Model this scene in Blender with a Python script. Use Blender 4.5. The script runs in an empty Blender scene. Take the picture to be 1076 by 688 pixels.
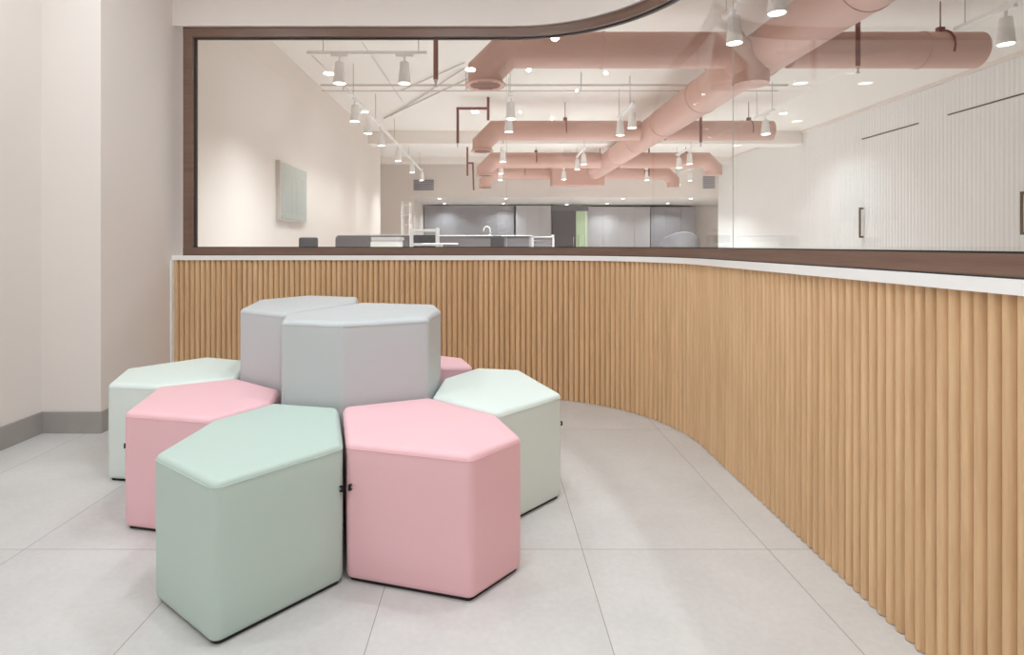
import bpy, bmesh, math, random
from mathutils import Vector, Matrix
PI = math.pi
random.seed(7)
SC = bpy.context.scene
COL = SC.collection
H = 0.983                      # eye height of the camera
F = 600.0                      # focal length in pixels of the 1076 px wide frame

# ------------------------------------------------------------------ camera, world, exposure
cd = bpy.data.cameras.new('camera')
cam = bpy.data.objects.new('camera', cd); COL.objects.link(cam)
cam.location = (0, 0, H); cam.rotation_euler = (PI / 2, 0, 0)
cd.sensor_fit = 'HORIZONTAL'; cd.sensor_width = 36; cd.lens = 36 * F / 1076
cd.shift_x = 24 / 1076; cd.shift_y = -87 / 1076; cd.clip_start = 0.02; cd.clip_end = 100
SC.camera = cam
w = bpy.data.worlds.new('world'); SC.world = w; w.use_nodes = True
w.node_tree.nodes['Background'].inputs[0].default_value = (0.9, 0.9, 0.9, 1)
w.node_tree.nodes['Background'].inputs[1].default_value = 0.3
SC.view_settings.view_transform = 'Standard'; SC.view_settings.look = 'None'
SC.view_settings.gamma = 1; SC.view_settings.use_curve_mapping = False
SC.view_settings.exposure = 0.0
SC.cycles.max_bounces = 10; SC.cycles.diffuse_bounces = 7; SC.cycles.glossy_bounces = 4
SC.cycles.transparent_max_bounces = 24
SC.cycles.use_denoising = True
SC.cycles.sample_clamp_indirect = 6.0
E_FRONT = 10.3                 # watts of each front room downlight
E_SPOT = 172.0                  # watts of each track spotlight
E_KITCHEN = 10.0
WARM = (0.90, 0.97, 1.0); NEUTRAL = (0.84, 0.95, 1.0)

def lamp(name, kind, loc, energy, color, parent=None, size=0.12, angle=110, rot=(0, 0, 0)):
    l = bpy.data.lights.new(name, kind); l.energy = energy; l.color = color
    if kind == 'AREA':
        l.shape = 'DISK'; l.size = size
        l.spread = math.radians(angle)
    if kind == 'SPOT':
        l.spot_size = math.radians(angle); l.spot_blend = 0.9; l.shadow_soft_size = size
    o = bpy.data.objects.new(name, l); COL.objects.link(o); o.location = loc; o.rotation_euler = rot
    if parent: o.parent = parent
    return o

# ------------------------------------------------------------------ materials
def srgb(r, g, b):
    f = lambda c: (c / 255 / 12.92) if c / 255 <= 0.04045 else ((c / 255 + 0.055) / 1.055) ** 2.4
    return (f(r), f(g), f(b), 1)

def mat(name, col, rough=0.6, metal=0.0, bump=0.0, bscale=60.0, var=0.0, vscale=6.0, stretch=(1, 1, 1), emit=None, spec=0.5, coat=0.0):
    m = bpy.data.materials.new(name); m.use_nodes = True
    nt = m.node_tree; N = nt.nodes; L = nt.links; b = N['Principled BSDF']
    b.inputs['Base Color'].default_value = col; b.inputs['Roughness'].default_value = rough
    b.inputs['Metallic'].default_value = metal; b.inputs['Specular IOR Level'].default_value = spec
    b.inputs['Coat Weight'].default_value = coat
    tc = N.new('ShaderNodeTexCoord'); mp = N.new('ShaderNodeMapping'); mp.inputs['Scale'].default_value = stretch
    L.new(tc.outputs['Object'], mp.inputs['Vector'])
    if var > 0:
        n = N.new('ShaderNodeTexNoise'); n.inputs['Scale'].default_value = vscale; n.inputs['Detail'].default_value = 5
        L.new(mp.outputs[0], n.inputs['Vector'])
        mx = N.new('ShaderNodeMix'); mx.data_type = 'RGBA'
        mx.inputs[6].default_value = tuple(c * (1 - var) for c in col[:3]) + (1,)
        mx.inputs[7].default_value = tuple(min(1, c * (1 + var)) for c in col[:3]) + (1,)
        L.new(n.outputs['Fac'], mx.inputs[0]); L.new(mx.outputs[2], b.inputs['Base Color'])
    if bump > 0:
        n2 = N.new('ShaderNodeTexNoise'); n2.inputs['Scale'].default_value = bscale; n2.inputs['Detail'].default_value = 3
        L.new(mp.outputs[0], n2.inputs['Vector'])
        bp = N.new('ShaderNodeBump'); bp.inputs['Strength'].default_value = bump; bp.inputs['Distance'].default_value = 0.002
        L.new(n2.outputs['Fac'], bp.inputs['Height']); L.new(bp.outputs[0], b.inputs['Normal'])
    if emit:
        b.inputs['Emission Color'].default_value = (*emit[:3], 1); b.inputs['Emission Strength'].default_value = emit[3]
    return m

def floor_material():
    m = bpy.data.materials.new('porcelain_tiles'); m.use_nodes = True
    nt = m.node_tree; N = nt.nodes; L = nt.links; b = N['Principled BSDF']
    g = N.new('ShaderNodeNewGeometry'); sp = N.new('ShaderNodeSeparateXYZ'); L.new(g.outputs['Position'], sp.inputs[0])
    def mth(op, a, c=None):
        x = N.new('ShaderNodeMath'); x.operation = op
        for i, v in enumerate((a, c)):
            if v is None: continue
            if isinstance(v, (int, float)): x.inputs[i].default_value = v
            else: L.new(v, x.inputs[i])
        return x.outputs[0]
    def grid(src, off, per):
        t = mth('DIVIDE', mth('ADD', src, 60 * per - off), per)
        fr = mth('FRACT', t); d = mth('MINIMUM', fr, mth('SUBTRACT', 1.0, fr))
        return mth('MULTIPLY', d, per), mth('FLOOR', t)
    dx, ix = grid(sp.outputs[0], 0.30, 0.60); dy, iy = grid(sp.outputs[1], 1.843, 1.20)
    gr = mth('LESS_THAN', mth('MINIMUM', dx, dy), 0.0014)
    cx = N.new('ShaderNodeCombineXYZ'); L.new(ix, cx.inputs[0]); L.new(iy, cx.inputs[1])
    wn = N.new('ShaderNodeTexWhiteNoise'); L.new(cx.outputs[0], wn.inputs['Vector'])
    va = N.new('ShaderNodeVectorMath'); va.operation = 'MULTIPLY_ADD'
    L.new(wn.outputs['Color'], va.inputs[0]); va.inputs[1].default_value = (9, 9, 9); L.new(g.outputs['Position'], va.inputs[2])
    n = N.new('ShaderNodeTexNoise'); n.inputs['Scale'].default_value = 2.6; n.inputs['Detail'].default_value = 7; n.inputs['Roughness'].default_value = 0.62
    L.new(va.outputs[0], n.inputs['Vector'])
    n3 = N.new('ShaderNodeTexNoise'); n3.inputs['Scale'].default_value = 55; n3.inputs['Detail'].default_value = 4; L.new(g.outputs['Position'], n3.inputs['Vector'])
    r = N.new('ShaderNodeValToRGB'); r.color_ramp.elements[0].position = 0.3; r.color_ramp.elements[1].position = 0.7
    r.color_ramp.elements[0].color = srgb(192, 189, 188); r.color_ramp.elements[1].color = srgb(212, 209, 207)
    f2 = mth('ADD', mth('MULTIPLY', n.outputs['Fac'], 0.7), mth('MULTIPLY', n3.outputs['Fac'], 0.3)); L.new(f2, r.inputs[0])
    mx = N.new('ShaderNodeMix'); mx.data_type = 'RGBA'; L.new(gr, mx.inputs[0]); L.new(r.outputs[0], mx.inputs[6]); mx.inputs[7].default_value = srgb(156, 149, 143)
    L.new(mx.outputs[2], b.inputs['Base Color'])
    b.inputs['Roughness'].default_value = 0.38; b.inputs['Specular IOR Level'].default_value = 0.4
    bp = N.new('ShaderNodeBump'); bp.inputs['Strength'].default_value = 0.12; bp.inputs['Distance'].default_value = 0.001
    L.new(n3.outputs['Fac'], bp.inputs['Height']); L.new(bp.outputs[0], b.inputs['Normal'])
    return m

def wood_material(name, c0, c1, rough, along=(1, 1, 0.05), scale=90):
    m = bpy.data.materials.new(name); m.use_nodes = True
    nt = m.node_tree; N = nt.nodes; L = nt.links; b = N['Principled BSDF']
    tc = N.new('ShaderNodeTexCoord'); mp = N.new('ShaderNodeMapping'); mp.inputs['Scale'].default_value = along
    L.new(tc.outputs['Object'], mp.inputs['Vector'])
    n = N.new('ShaderNodeTexNoise'); n.inputs['Scale'].default_value = scale; n.inputs['Detail'].default_value = 6; n.inputs['Roughness'].default_value = 0.65
    L.new(mp.outputs[0], n.inputs['Vector'])
    n2 = N.new('ShaderNodeTexNoise'); n2.inputs['Scale'].default_value = scale * 0.25; L.new(mp.outputs[0], n2.inputs['Vector'])
    ad = N.new('ShaderNodeMath'); ad.operation = 'MULTIPLY_ADD'; L.new(n2.outputs['Fac'], ad.inputs[0]); ad.inputs[1].default_value = 0.45
    ml = N.new('ShaderNodeMath'); ml.operation = 'MULTIPLY'; L.new(n.outputs['Fac'], ml.inputs[0]); ml.inputs[1].default_value = 0.55
    L.new(ml.outputs[0], ad.inputs[2])
    r = N.new('ShaderNodeValToRGB'); r.color_ramp.elements[0].position = 0.32; r.color_ramp.elements[1].position = 0.68
    r.color_ramp.elements[0].color = c0; r.color_ramp.elements[1].color = c1; L.new(ad.outputs[0], r.inputs[0])
    L.new(r.outputs[0], b.inputs['Base Color']); b.inputs['Roughness'].default_value = rough
    bp = N.new('ShaderNodeBump'); bp.inputs['Strength'].default_value = 0.25; bp.inputs['Distance'].default_value = 0.001
    L.new(n.outputs['Fac'], bp.inputs['Height']); L.new(bp.outputs[0], b.inputs['Normal'])
    return m

def glass_material(name, tint=(0.985, 0.992, 0.988), f0=0.035):
    m = bpy.data.materials.new(name); m.use_nodes = True
    nt = m.node_tree; N = nt.nodes; L = nt.links; N.clear()
    out = N.new('ShaderNodeOutputMaterial'); tr = N.new('ShaderNodeBsdfTransparent'); tr.inputs[0].default_value = (*tint, 1)
    gl = N.new('ShaderNodeBsdfGlossy'); gl.inputs['Roughness'].default_value = 0.0; gl.inputs[0].default_value = (1, 1, 1, 1)
    g = N.new('ShaderNodeNewGeometry'); d = N.new('ShaderNodeVectorMath'); d.operation = 'DOT_PRODUCT'
    L.new(g.outputs['Normal'], d.inputs[0]); L.new(g.outputs['Incoming'], d.inputs[1])
    def mth(op, a, c=None):
        x = N.new('ShaderNodeMath'); x.operation = op
        for i, v in enumerate((a, c)):
            if v is None: continue
            if isinstance(v, (int, float)): x.inputs[i].default_value = v
            else: L.new(v, x.inputs[i])
        return x.outputs[0]
    s = mth('POWER', mth('SUBTRACT', 1.0, mth('ABSOLUTE', d.outputs['Value'])), 5.0)
    fac = mth('ADD', mth('MULTIPLY', s, 1 - f0), f0)
    mx = N.new('ShaderNodeMixShader'); L.new(fac, mx.inputs[0]); L.new(tr.outputs[0], mx.inputs[1]); L.new(gl.outputs[0], mx.inputs[2])
    L.new(mx.outputs[0], out.inputs[0])
    return m

M = {}
M['wall'] = mat('painted_plaster', srgb(229, 220, 215), 0.85, bump=0.05, bscale=180)
M['wall_far'] = mat('painted_plaster_office', srgb(230, 219, 211), 0.85, bump=0.05, bscale=180)
M['ceil'] = mat('painted_ceiling', srgb(240, 233, 226), 0.9)
M['clad'] = mat('white_fluted_panel', srgb(234, 232, 229), 0.6)
M['floor'] = floor_material()
M['base'] = mat('grey_skirting_tile', srgb(160, 154, 150), 0.5, var=0.08, vscale=9)
M['oak'] = wood_material('light_oak', srgb(200, 162, 122), srgb(226, 190, 148), 0.5)
M['groove'] = wood_material('oak_backing', srgb(132, 92, 58), srgb(150, 108, 72), 0.6)
M['frame'] = wood_material('brown_metal_frame', srgb(106, 80, 68), srgb(126, 98, 84), 0.42, along=(0.3, 0.3, 6), scale=30)
M['gasket'] = mat('black_gasket', srgb(40, 34, 32), 0.6)
M['sill'] = mat('white_solid_surface', srgb(242, 240, 239), 0.35)
M['glass'] = glass_material('window_glass')
M['mint'] = mat('pale_mint_leatherette', srgb(189, 206, 198), 0.48, bump=0.10, bscale=420, spec=0.45)
M['mint_pale'] = mat('very_pale_mint_leatherette', srgb(221, 231, 226), 0.48, bump=0.10, bscale=420, spec=0.45)
M['pink'] = mat('pink_leatherette', srgb(238, 191, 198), 0.48, bump=0.10, bscale=420, spec=0.45)
M['greyl'] = mat('light_grey_leatherette', srgb(194, 197, 199), 0.48, bump=0.10, bscale=420, spec=0.45)
M['plinth'] = mat('black_plinth', srgb(28, 27, 27), 0.6)
M['tab'] = mat('black_webbing', srgb(22, 22, 22), 0.7)
M['duct'] = mat('pink_painted_sheet_metal', srgb(206, 165, 151), 0.5, var=0.05, vscale=3)
M['duct_dark'] = mat('duct_slot', srgb(150, 110, 100), 0.7)
M['pipe'] = mat('dark_red_pipe', srgb(134, 74, 66), 0.45)
M['white_metal'] = mat('white_metal', srgb(242, 239, 236), 0.4)
M['grey_metal'] = mat('galvanised_metal', srgb(205, 196, 187), 0.5)
M['wire'] = mat('steel_wire', srgb(165, 155, 146), 0.5)
M['lens'] = mat('lit_lens', srgb(255, 250, 240), 0.3, emit=(1.0, 0.95, 0.88, 14.0))
M['lens_soft'] = mat('lit_diffuser', srgb(255, 250, 240), 0.3, emit=(1.0, 0.95, 0.88, 5.0))
M['grey_panel'] = mat('grey_laminate', srgb(158, 153, 156), 0.6)
M['grey_dark'] = mat('dark_grey_laminate', srgb(112, 106, 108), 0.6)
M['grey_light'] = mat('pale_grey_laminate', srgb(196, 190, 190), 0.6)
M['felt'] = mat('grey_felt_screen', srgb(120, 113, 116), 0.95, bump=0.3, bscale=300)
M['bronze'] = mat('bronze_handle', srgb(112, 90, 66), 0.35, metal=0.6)
M['door_dark'] = mat('dark_grey_door', srgb(92, 84, 84), 0.6)
M['green_glass'] = mat('green_tinted_frosted_glass', srgb(206, 224, 184), 0.35)
M['board_glass'] = mat('frosted_glass_board', srgb(186, 192, 184), 0.2, spec=0.8)
M['black_mesh'] = mat('black_mesh_fabric', srgb(52, 50, 52), 0.8)
M['white_plastic'] = mat('white_plastic', srgb(212, 211, 208), 0.35)
M['paper'] = mat('paper', srgb(236, 234, 228), 0.8)
M['chrome'] = mat('chrome', srgb(225, 225, 225), 0.15, metal=1.0)
M['lounge'] = mat('mid_grey_upholstery', srgb(112, 108, 110), 0.9)
M['slot'] = mat('dark_joint', srgb(96, 88, 82), 0.8)
M['joint'] = mat('clear_silicone', srgb(190, 182, 174), 0.5)

# ------------------------------------------------------------------ mesh helpers
def link_mesh(name, bm, m, parent=None, smooth=False, mats=None):
    bmesh.ops.recalc_face_normals(bm, faces=bm.faces)
    me = bpy.data.meshes.new(name); bm.to_mesh(me); bm.free()
    for x in (mats or [m]): me.materials.append(x)
    if smooth:
        for p in me.polygons: p.use_smooth = True
    o = bpy.data.objects.new(name, me); COL.objects.link(o)
    if parent: o.parent = parent
    return o

def tag(o, label=None, cat=None, group=None, kind=None):
    if label: o['label'] = label
    if cat: o['category'] = cat
    if group: o['group'] = group
    if kind: o['kind'] = kind
    return o

def thing(name, label, cat, loc=(0, 0, 0), rz=0, group=None):
    o = bpy.data.objects.new(name, None); COL.objects.link(o); o.location = loc; o.rotation_euler = (0, 0, rz)
    o.empty_display_size = 0.1
    return tag(o, label, cat, group)

def struct(name, bm, m, parent=None, smooth=False, label=None):
    o = link_mesh(name, bm, m, parent, smooth)
    if parent is None: o['kind'] = 'structure'
    if label: o['label'] = label
    return o

def box(bm, x0, x1, y0, y1, z0, z1, bev=0.0):
    r = bmesh.ops.create_cube(bm, size=1.0)
    vs = r['verts']
    for v in vs:
        v.co = Vector((x0 + (v.co.x + .5) * (x1 - x0), y0 + (v.co.y + .5) * (y1 - y0), z0 + (v.co.z + .5) * (z1 - z0)))
    if bev > 0:
        es = list({e for v in vs for e in v.link_edges})
        bmesh.ops.bevel(bm, geom=es, offset=bev, segments=2, profile=0.5, affect='EDGES')
    return bm

def B(*a, bev=0.0):
    bm = bmesh.new(); box(bm, *a, bev=bev); return bm

def tube(bm, pts, r, seg=12, cap=True, radii=None):
    """round tube along a polyline, mitred at its corners"""
    pts = [Vector(p) for p in pts]; n = len(pts)
    rings = []
    t0 = (pts[1] - pts[0]).normalized()
    up = Vector((0, 0, 1)) if abs(t0.z) < 0.9 else Vector((0, 1, 0))
    u = t0.cross(up).normalized(); v = u.cross(t0).normalized()
    for i in range(n):
        ta = (pts[i] - pts[i - 1]).normalized() if i > 0 else t0
        tb = (pts[i + 1] - pts[i]).normalized() if i < n - 1 else ta
        rr = radii[i] if radii else r
        nrm = (ta + tb).normalized()
        ring = []
        for k in range(seg):
            a = 2 * PI * k / seg
            o = u * math.cos(a) * rr + v * math.sin(a) * rr
            # slide along ta onto the bisector plane
            o = o - ta * (o.dot(nrm) / ta.dot(nrm))
            ring.append(bm.verts.new(pts[i] + o))
        rings.append(ring)
        q = ta.rotation_difference(tb); u = q @ u; v = q @ v
    for i in range(n - 1):
        for k in range(seg):
            bm.faces.new((rings[i][k], rings[i][(k + 1) % seg], rings[i + 1][(k + 1) % seg], rings[i + 1][k]))
    if cap:
        bm.faces.new(rings[0][::-1]); bm.faces.new(rings[-1])
    return bm

def T(pts, r, seg=12, **k):
    bm = bmesh.new(); tube(bm, pts, r, seg, **k); return bm

def lathe(bm, prof, seg=24, cx=0, cy=0, cz=0):
    rings = []
    for (r, z) in prof:
        rings.append([bm.verts.new((cx + r * math.cos(2 * PI * k / seg), cy + r * math.sin(2 * PI * k / seg), cz + z)) for k in range(seg)] if r > 1e-6 else [bm.verts.new((cx, cy, cz + z))])
    for a, b in zip(rings[:-1], rings[1:]):
        for k in range(seg):
            k2 = (k + 1) % seg
            if len(a) == 1 and len(b) == 1: continue
            if len(a) == 1: bm.faces.new((a[0], b[k], b[k2]))
            elif len(b) == 1: bm.faces.new((a[k], a[k2], b[0]))
            else: bm.faces.new((a[k], a[k2], b[k2], b[k]))
    return bm

def Lz(prof, seg=24, cx=0, cy=0, cz=0):
    bm = bmesh.new(); lathe(bm, prof, seg, cx, cy, cz); return bm

def shade_auto(o, deg=35):
    me = o.data
    for p in me.polygons: p.use_smooth = True
    bm = bmesh.new(); bm.from_mesh(me)
    for e in bm.edges:
        if len(e.link_faces) == 2 and e.calc_face_angle(0) > math.radians(deg): e.smooth = False
    bm.to_mesh(me); bm.free()
    return o

# ------------------------------------------------------------------ the curved partition: its plan line
X0, YF, R0, XR, YE = -2.03, 3.66, 0.90, 1.033, -0.6
CX, CY = XR - R0, YF - R0
LA = CX - X0; LB = R0 * PI / 2; LC = CY - YE; LT = LA + LB + LC
def pt(s, d=0.0):
    """point at length s along the partition, d behind its face (away from the front room)"""
    if s <= LA: return Vector((X0 + s, YF + d, 0))
    if s <= LA + LB:
        a = PI / 2 - (s - LA) / R0
        return Vector((CX + (R0 + d) * math.cos(a), CY + (R0 + d) * math.sin(a), 0))
    return Vector((XR + d, CY - (s - LA - LB), 0))
def svals(s0, s1, step=0.03):
    out = [s0]
    for k in range(int(LB / step) + 2):
        s = LA + min(LB, k * step)
        if s0 + 1e-4 < s < s1 - 1e-4 and s - out[-1] > 1e-4: out.append(s)
    out.append(s1); return out
def sweep(bm, s0, s1, d0, d1, z0, z1):
    rings = []
    for s in svals(s0, s1):
        a, b = pt(s, d0), pt(s, d1)
        rings.append([bm.verts.new((a.x, a.y, z0)), bm.verts.new((b.x, b.y, z0)), bm.verts.new((b.x, b.y, z1)), bm.verts.new((a.x, a.y, z1))])
    for p, q in zip(rings[:-1], rings[1:]):
        for k in range(4): bm.faces.new((p[k], p[(k + 1) % 4], q[(k + 1) % 4], q[k]))
    bm.faces.new(rings[0][::-1]); bm.faces.new(rings[-1])
    return bm
def S(*a):
    bm = bmesh.new(); sweep(bm, *a); return bm

CEIL = H + 2.25; FCEIL = 2.86
ZW = 0.884                     # top of the slatted front

# ------------------------------------------------------------------ setting
struct('floor', B(-3.1, 7.9, -2.7, 19.1, -0.08, 0.0), M['floor'], label='pale grey rectangular porcelain floor tiles with thin grout lines')
struct('ceiling', B(-3.1, 7.9, -2.7, 15.5, CEIL, CEIL + 0.08), M['ceil'], label='high off-white ceiling of the office behind the glass')
bm = bmesh.new()
loop = [(-2.44, -2.7), (-2.44, 3.68)] + [tuple(pt(s, 0.02)[:2]) for s in svals(0, LT)] + [(XR + 0.02, -2.7)]
lo = [bm.verts.new((x, y, FCEIL)) for x, y in loop]; hi = [bm.verts.new((x, y, FCEIL + 0.06)) for x, y in loop]
bm.faces.new(lo); bm.faces.new(hi[::-1])
for i in range(len(lo)): bm.faces.new((lo[i], lo[(i + 1) % len(lo)], hi[(i + 1) % len(lo)], hi[i]))
struct('ceiling_lobby', bm, M['ceil'])
struct('wall_left', B(-2.44, -2.34, -2.7, 2.985, 0, FCEIL), M['wall'], label='off-white side wall of the front room')
struct('wall_pier', B(-2.44, -2.03, 2.985, 3.80, 0, CEIL), M['wall'], label='off-white projecting wall pier left of the slatted partition')
struct('wall_rear', B(-3.1, 6.3, -2.7, -2.6, 0, CEIL), M['wall'])
struct('wall_side', B(XR, XR + 0.14, -2.6, YE, 0, CEIL), M['wall'])
struct('wall_upper', S(0, LT, 0.0, 0.14, 2.385, CEIL), M['wall'], smooth=False, label='curved off-white wall above the window')
shade_auto(bpy.data.objects['wall_upper'])
pw = struct('wall_partition', S(0, LT, 0.018, 0.14, 0, ZW), M['groove'], label='low curved partition wall clad in half-round oak slats')
shade_auto(pw)
# oak half-round slats: one cladding of the partition
bm = bmesh.new(); PITCH = 0.0338
for k in range(int(LT / PITCH)):
    s0 = k * PITCH + 0.0016; s1 = (k + 1) * PITCH - 0.0016; NS = 9
    lo, hi = [], []
    for j in range(NS):
        t = j / (NS - 1); s = s0 + (s1 - s0) * t
        d = 0.0185 - 0.0165 * math.sin(PI * t) ** 0.6
        p = pt(s, d); lo.append(bm.verts.new((p.x, p.y, 0.002))); hi.append(bm.verts.new((p.x, p.y, ZW - 0.0005)))
    for j in range(NS - 1): bm.faces.new((lo[j], lo[j + 1], hi[j + 1], hi[j]))
    bm.faces.new(hi[::-1])
cl = link_mesh('slat_cladding', bm, M['oak'], pw); shade_auto(cl, 50)
tag(cl, 'half-round vertical oak slats facing the front room')
# end bead where the slats meet the pier
struct('trim_1', B(-2.031, -2.021, 3.635, 3.668, 0, ZW), M['sill'])

wn = thing('window_1', 'long curved glazed screen in a brown frame above the oak slats', 'window'); wn['kind'] = 'structure'
si = link_mesh('window_sill', S(0, LT, -0.006, 0.17, ZW, ZW + 0.030), M['sill'], wn); shade_auto(si); tag(si, 'white sill board')
ZS = ZW + 0.030; ZH = 2.385
S2 = LA + LB + 0.21; S1 = LA - 0.02
fb = bmesh.new()
sweep(fb, 0.055, LT, 0.022, 0.095, ZS, ZS + 0.05)
sweep(fb, 0.055, LT, 0.022, 0.095, ZH - 0.058, ZH)
sweep(fb, 0.055, 0.115, 0.024, 0.095, ZS + 0.05, ZH - 0.058)
sweep(fb, LT - 0.06, LT, 0.024, 0.095, ZS + 0.05, ZH - 0.058)
fr = link_mesh('window_frame', fb, M['frame'], wn); shade_auto(fr); tag(fr, 'brown metal window frame')
gb = bmesh.new()
sweep(gb, 0.115, LT - 0.06, 0.050, 0.070, ZS + 0.05, ZS + 0.055)
sweep(gb, 0.115, LT - 0.06, 0.050, 0.070, ZH - 0.064, ZH - 0.058)
sweep(gb, 0.115, 0.122, 0.048, 0.072, ZS + 0.05, ZH - 0.058)
sweep(gb, 0.055, LT, 0.018, 0.024, ZS, ZS + 0.004)
link_mesh('gasket', gb, M['gasket'], wn)
for a, b in ((0.122, S1 - 0.0012), (S1 + 0.0012, S2 - 0.0012), (S2 + 0.0012, LT - 0.06)):
    p = link_mesh('pane', S(a, b, 0.055, 0.065, ZS + 0.052, ZH - 0.060), M['glass'], wn); shade_auto(p)
jb = bmesh.new(); sweep(jb, S1 - 0.0012, S1 + 0.0012, 0.0545, 0.0570, ZS + 0.052, ZH - 0.06); sweep(jb, S2 - 0.0012, S2 + 0.0012, 0.0545, 0.0570, ZS + 0.052, ZH - 0.06)
link_mesh('glazing_joint', jb, M['joint'], wn)

# skirting tiles
struct('baseboard_left', B(-2.34, -2.328, -2.6, 2.985, 0, 0.112, bev=0.002), M['base'], label='grey tile skirting')
struct('baseboard_pier', B(-2.328, -2.018, 2.973, 2.985, 0, 0.112, bev=0.002), M['base'])
struct('baseboard_pier_side', B(-2.03, -2.018, 2.985, 3.64, 0, 0.112, bev=0.002), M['base'])
struct('baseboard_rear', B(-2.33, XR, -2.6, -2.588, 0, 0.112), M['base'])

# ------------------------------------------------------------------ office shell behind the glass
struct('wall_office_left', B(-2.52, -2.40, 3.80, 12.6, 0, CEIL), M['wall_far'], label='long off-white wall on the left of the office')
struct('wall_office_recess', B(-3.1, -2.95, 12.6, 15.6, 0, CEIL), M['wall_far'])
struct('wall_office_return', B(-2.95, -2.52, 12.48, 12.6, 0, CEIL), M['wall_far'])
struct('wall_back_pier', B(-2.95, -2.05, 15.5, 15.7, 0, CEIL), M['wall_far'])
struct('wall_back_header', B(-2.05, 6.3, 15.5, 15.7, H + 1.29, CEIL), M['wall_far'], label='off-white bulkhead over the kitchen recess')
struct('ceiling_kitchen', B(-2.2, 7.9, 15.7, 19.1, H + 1.29, H + 1.35), M['wall_far'])
struct('wall_kitchen_left', B(-2.25, -2.12, 15.7, 19.0, 0, H + 1.29), M['wall_far'])
struct('wall_kitchen_back', B(-2.25, 7.9, 19.0, 19.1, 0, H + 1.35), M['grey_panel'])
struct('wall_kitchen_right', B(7.8, 7.9, 15.7, 19.0, 0, H + 1.29), M['wall_far'])
struct('wall_back_pale', B(6.72, 7.8, 18.9, 19.0, 0, H + 1.29), M['wall_far'])
struct('wall_kitchen_front', B(6.3, 7.9, 15.5, 15.7, 0, H + 1.35), M['wall_far'])
wr = struct('wall_right', B(6.215, 6.33, -2.6, 15.5, 0, CEIL), M['clad'], label='white vertically fluted wall on the right of the office')
bm = bmesh.new(); FP = 0.066
GY = lambda v: -2.5 + FP * round((v + 2.5) / FP)
DOORS = ((GY(6.5), GY(7.73)), (GY(8.27), GY(9.54)))
y = -2.5
DB = {0: bmesh.new(), 1: bmesh.new()}
def flute(b, y, z0, z1, depth=0.0075):
    lo, hi = [], []
    for j in range(7):
        t = j / 6; x = 6.2149 - depth * math.sin(PI * t) ** 0.8
        lo.append(b.verts.new((x, y + FP * (0.03 + 0.94 * t), z0))); hi.append(b.verts.new((x, y + FP * (0.03 + 0.94 * t), z1)))
    for j in range(6): b.faces.new((lo[j], lo[j + 1], hi[j + 1], hi[j]))
    b.faces.new(hi[::-1])
while y < 15.4:
    ztop = H + 2.2
    hit = [i for i, (a, b) in enumerate(DOORS) if a < y + FP / 2 < b]
    if hit:
        flute(DB[hit[0]], y, 0.012, H + 1.742)
        flute(bm, y, H + 1.766, ztop)
    else: flute(bm, y, 0.0, ztop)
    y += FP
shade_auto(link_mesh('fluted_panel', bm, M['clad'], wr), 50)
for i, (a, b) in enumerate(DOORS):
    zt = H + 1.75
    j = bmesh.new(); box(j, 6.204, 6.214, a, b, zt - 0.004, zt + 0.014)
    dr = struct('door_%d' % (i + 2), B(6.2135, 6.2150, a, b, 0.01, zt), M['clad'], label='flush white fluted cupboard door')
    shade_auto(link_mesh('fluting', DB[i], M['clad'], dr), 50)
    link_mesh('door_gap', j, M['slot'], dr)
    hy = (6.60, 9.48)[i]
    hb = bmesh.new(); tube(hb, [(6.212, hy, H + 0.60), (6.155, hy, H + 0.60), (6.155, hy, H + 0.13), (6.212, hy, H + 0.13)], 0.016, 8)
    link_mesh('door_handle', hb, M['bronze'], dr)
struct('trim_2', B(6.17, 6.215, -2.6, 15.5, H + 2.2, CEIL), M['wall_far'])
struct('beam_1', B(-2.9, 6.2, 11.3, 11.7, H + 2.0, CEIL), M['ceil'])
struct('beam_2', B(-2.9, 6.2, 14.6, 14.9, H + 2.1, CEIL), M['ceil'])

# ------------------------------------------------------------------ hexagonal stools
def offset_poly(P, d):
    """inward offset of a convex counter-clockwise polygon"""
    n = len(P); L = []
    for i in range(n):
        a, b = Vector(P[i]), Vector(P[(i + 1) % n]); t = (b - a).normalized(); nn = Vector((-t.y, t.x))
        L.append((a + nn * d, t))
    out = []
    for i in range(n):
        (p, t), (q, u) = L[i - 1], L[i]
        den = t.x * u.y - t.y * u.x; w_ = q - p; k = (w_.x * u.y - w_.y * u.x) / den
        out.append(p + t * k)
    return out
def round_ring(P, inset, R, seg=6, sub=5):
    """outline of P offset inwards by inset with corner radius R - inset"""
    C = offset_poly(P, R); r = R - inset; n = len(P); pts = []
    for i in range(n):
        a, b, c = C[i - 1], C[i], C[(i + 1) % n]
        t0 = (b - a).normalized(); t1 = (c - b).normalized()
        a0 = math.atan2(-t0.x, t0.y); a1 = math.atan2(-t1.x, t1.y)
        while a1 < a0: a1 += 2 * PI
        for j in range(seg + 1):
            a_ = a0 + (a1 - a0) * j / seg
            pts.append(b + Vector((math.cos(a_), math.sin(a_))) * r)
        # the straight run to the next corner, subdivided
        e0 = pts[-1]; nn = Vector((t1.y, -t1.x)); e1 = c + nn * r
        for j in range(1, sub): pts.append(e0.lerp(e1, j / sub))
    return pts
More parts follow.
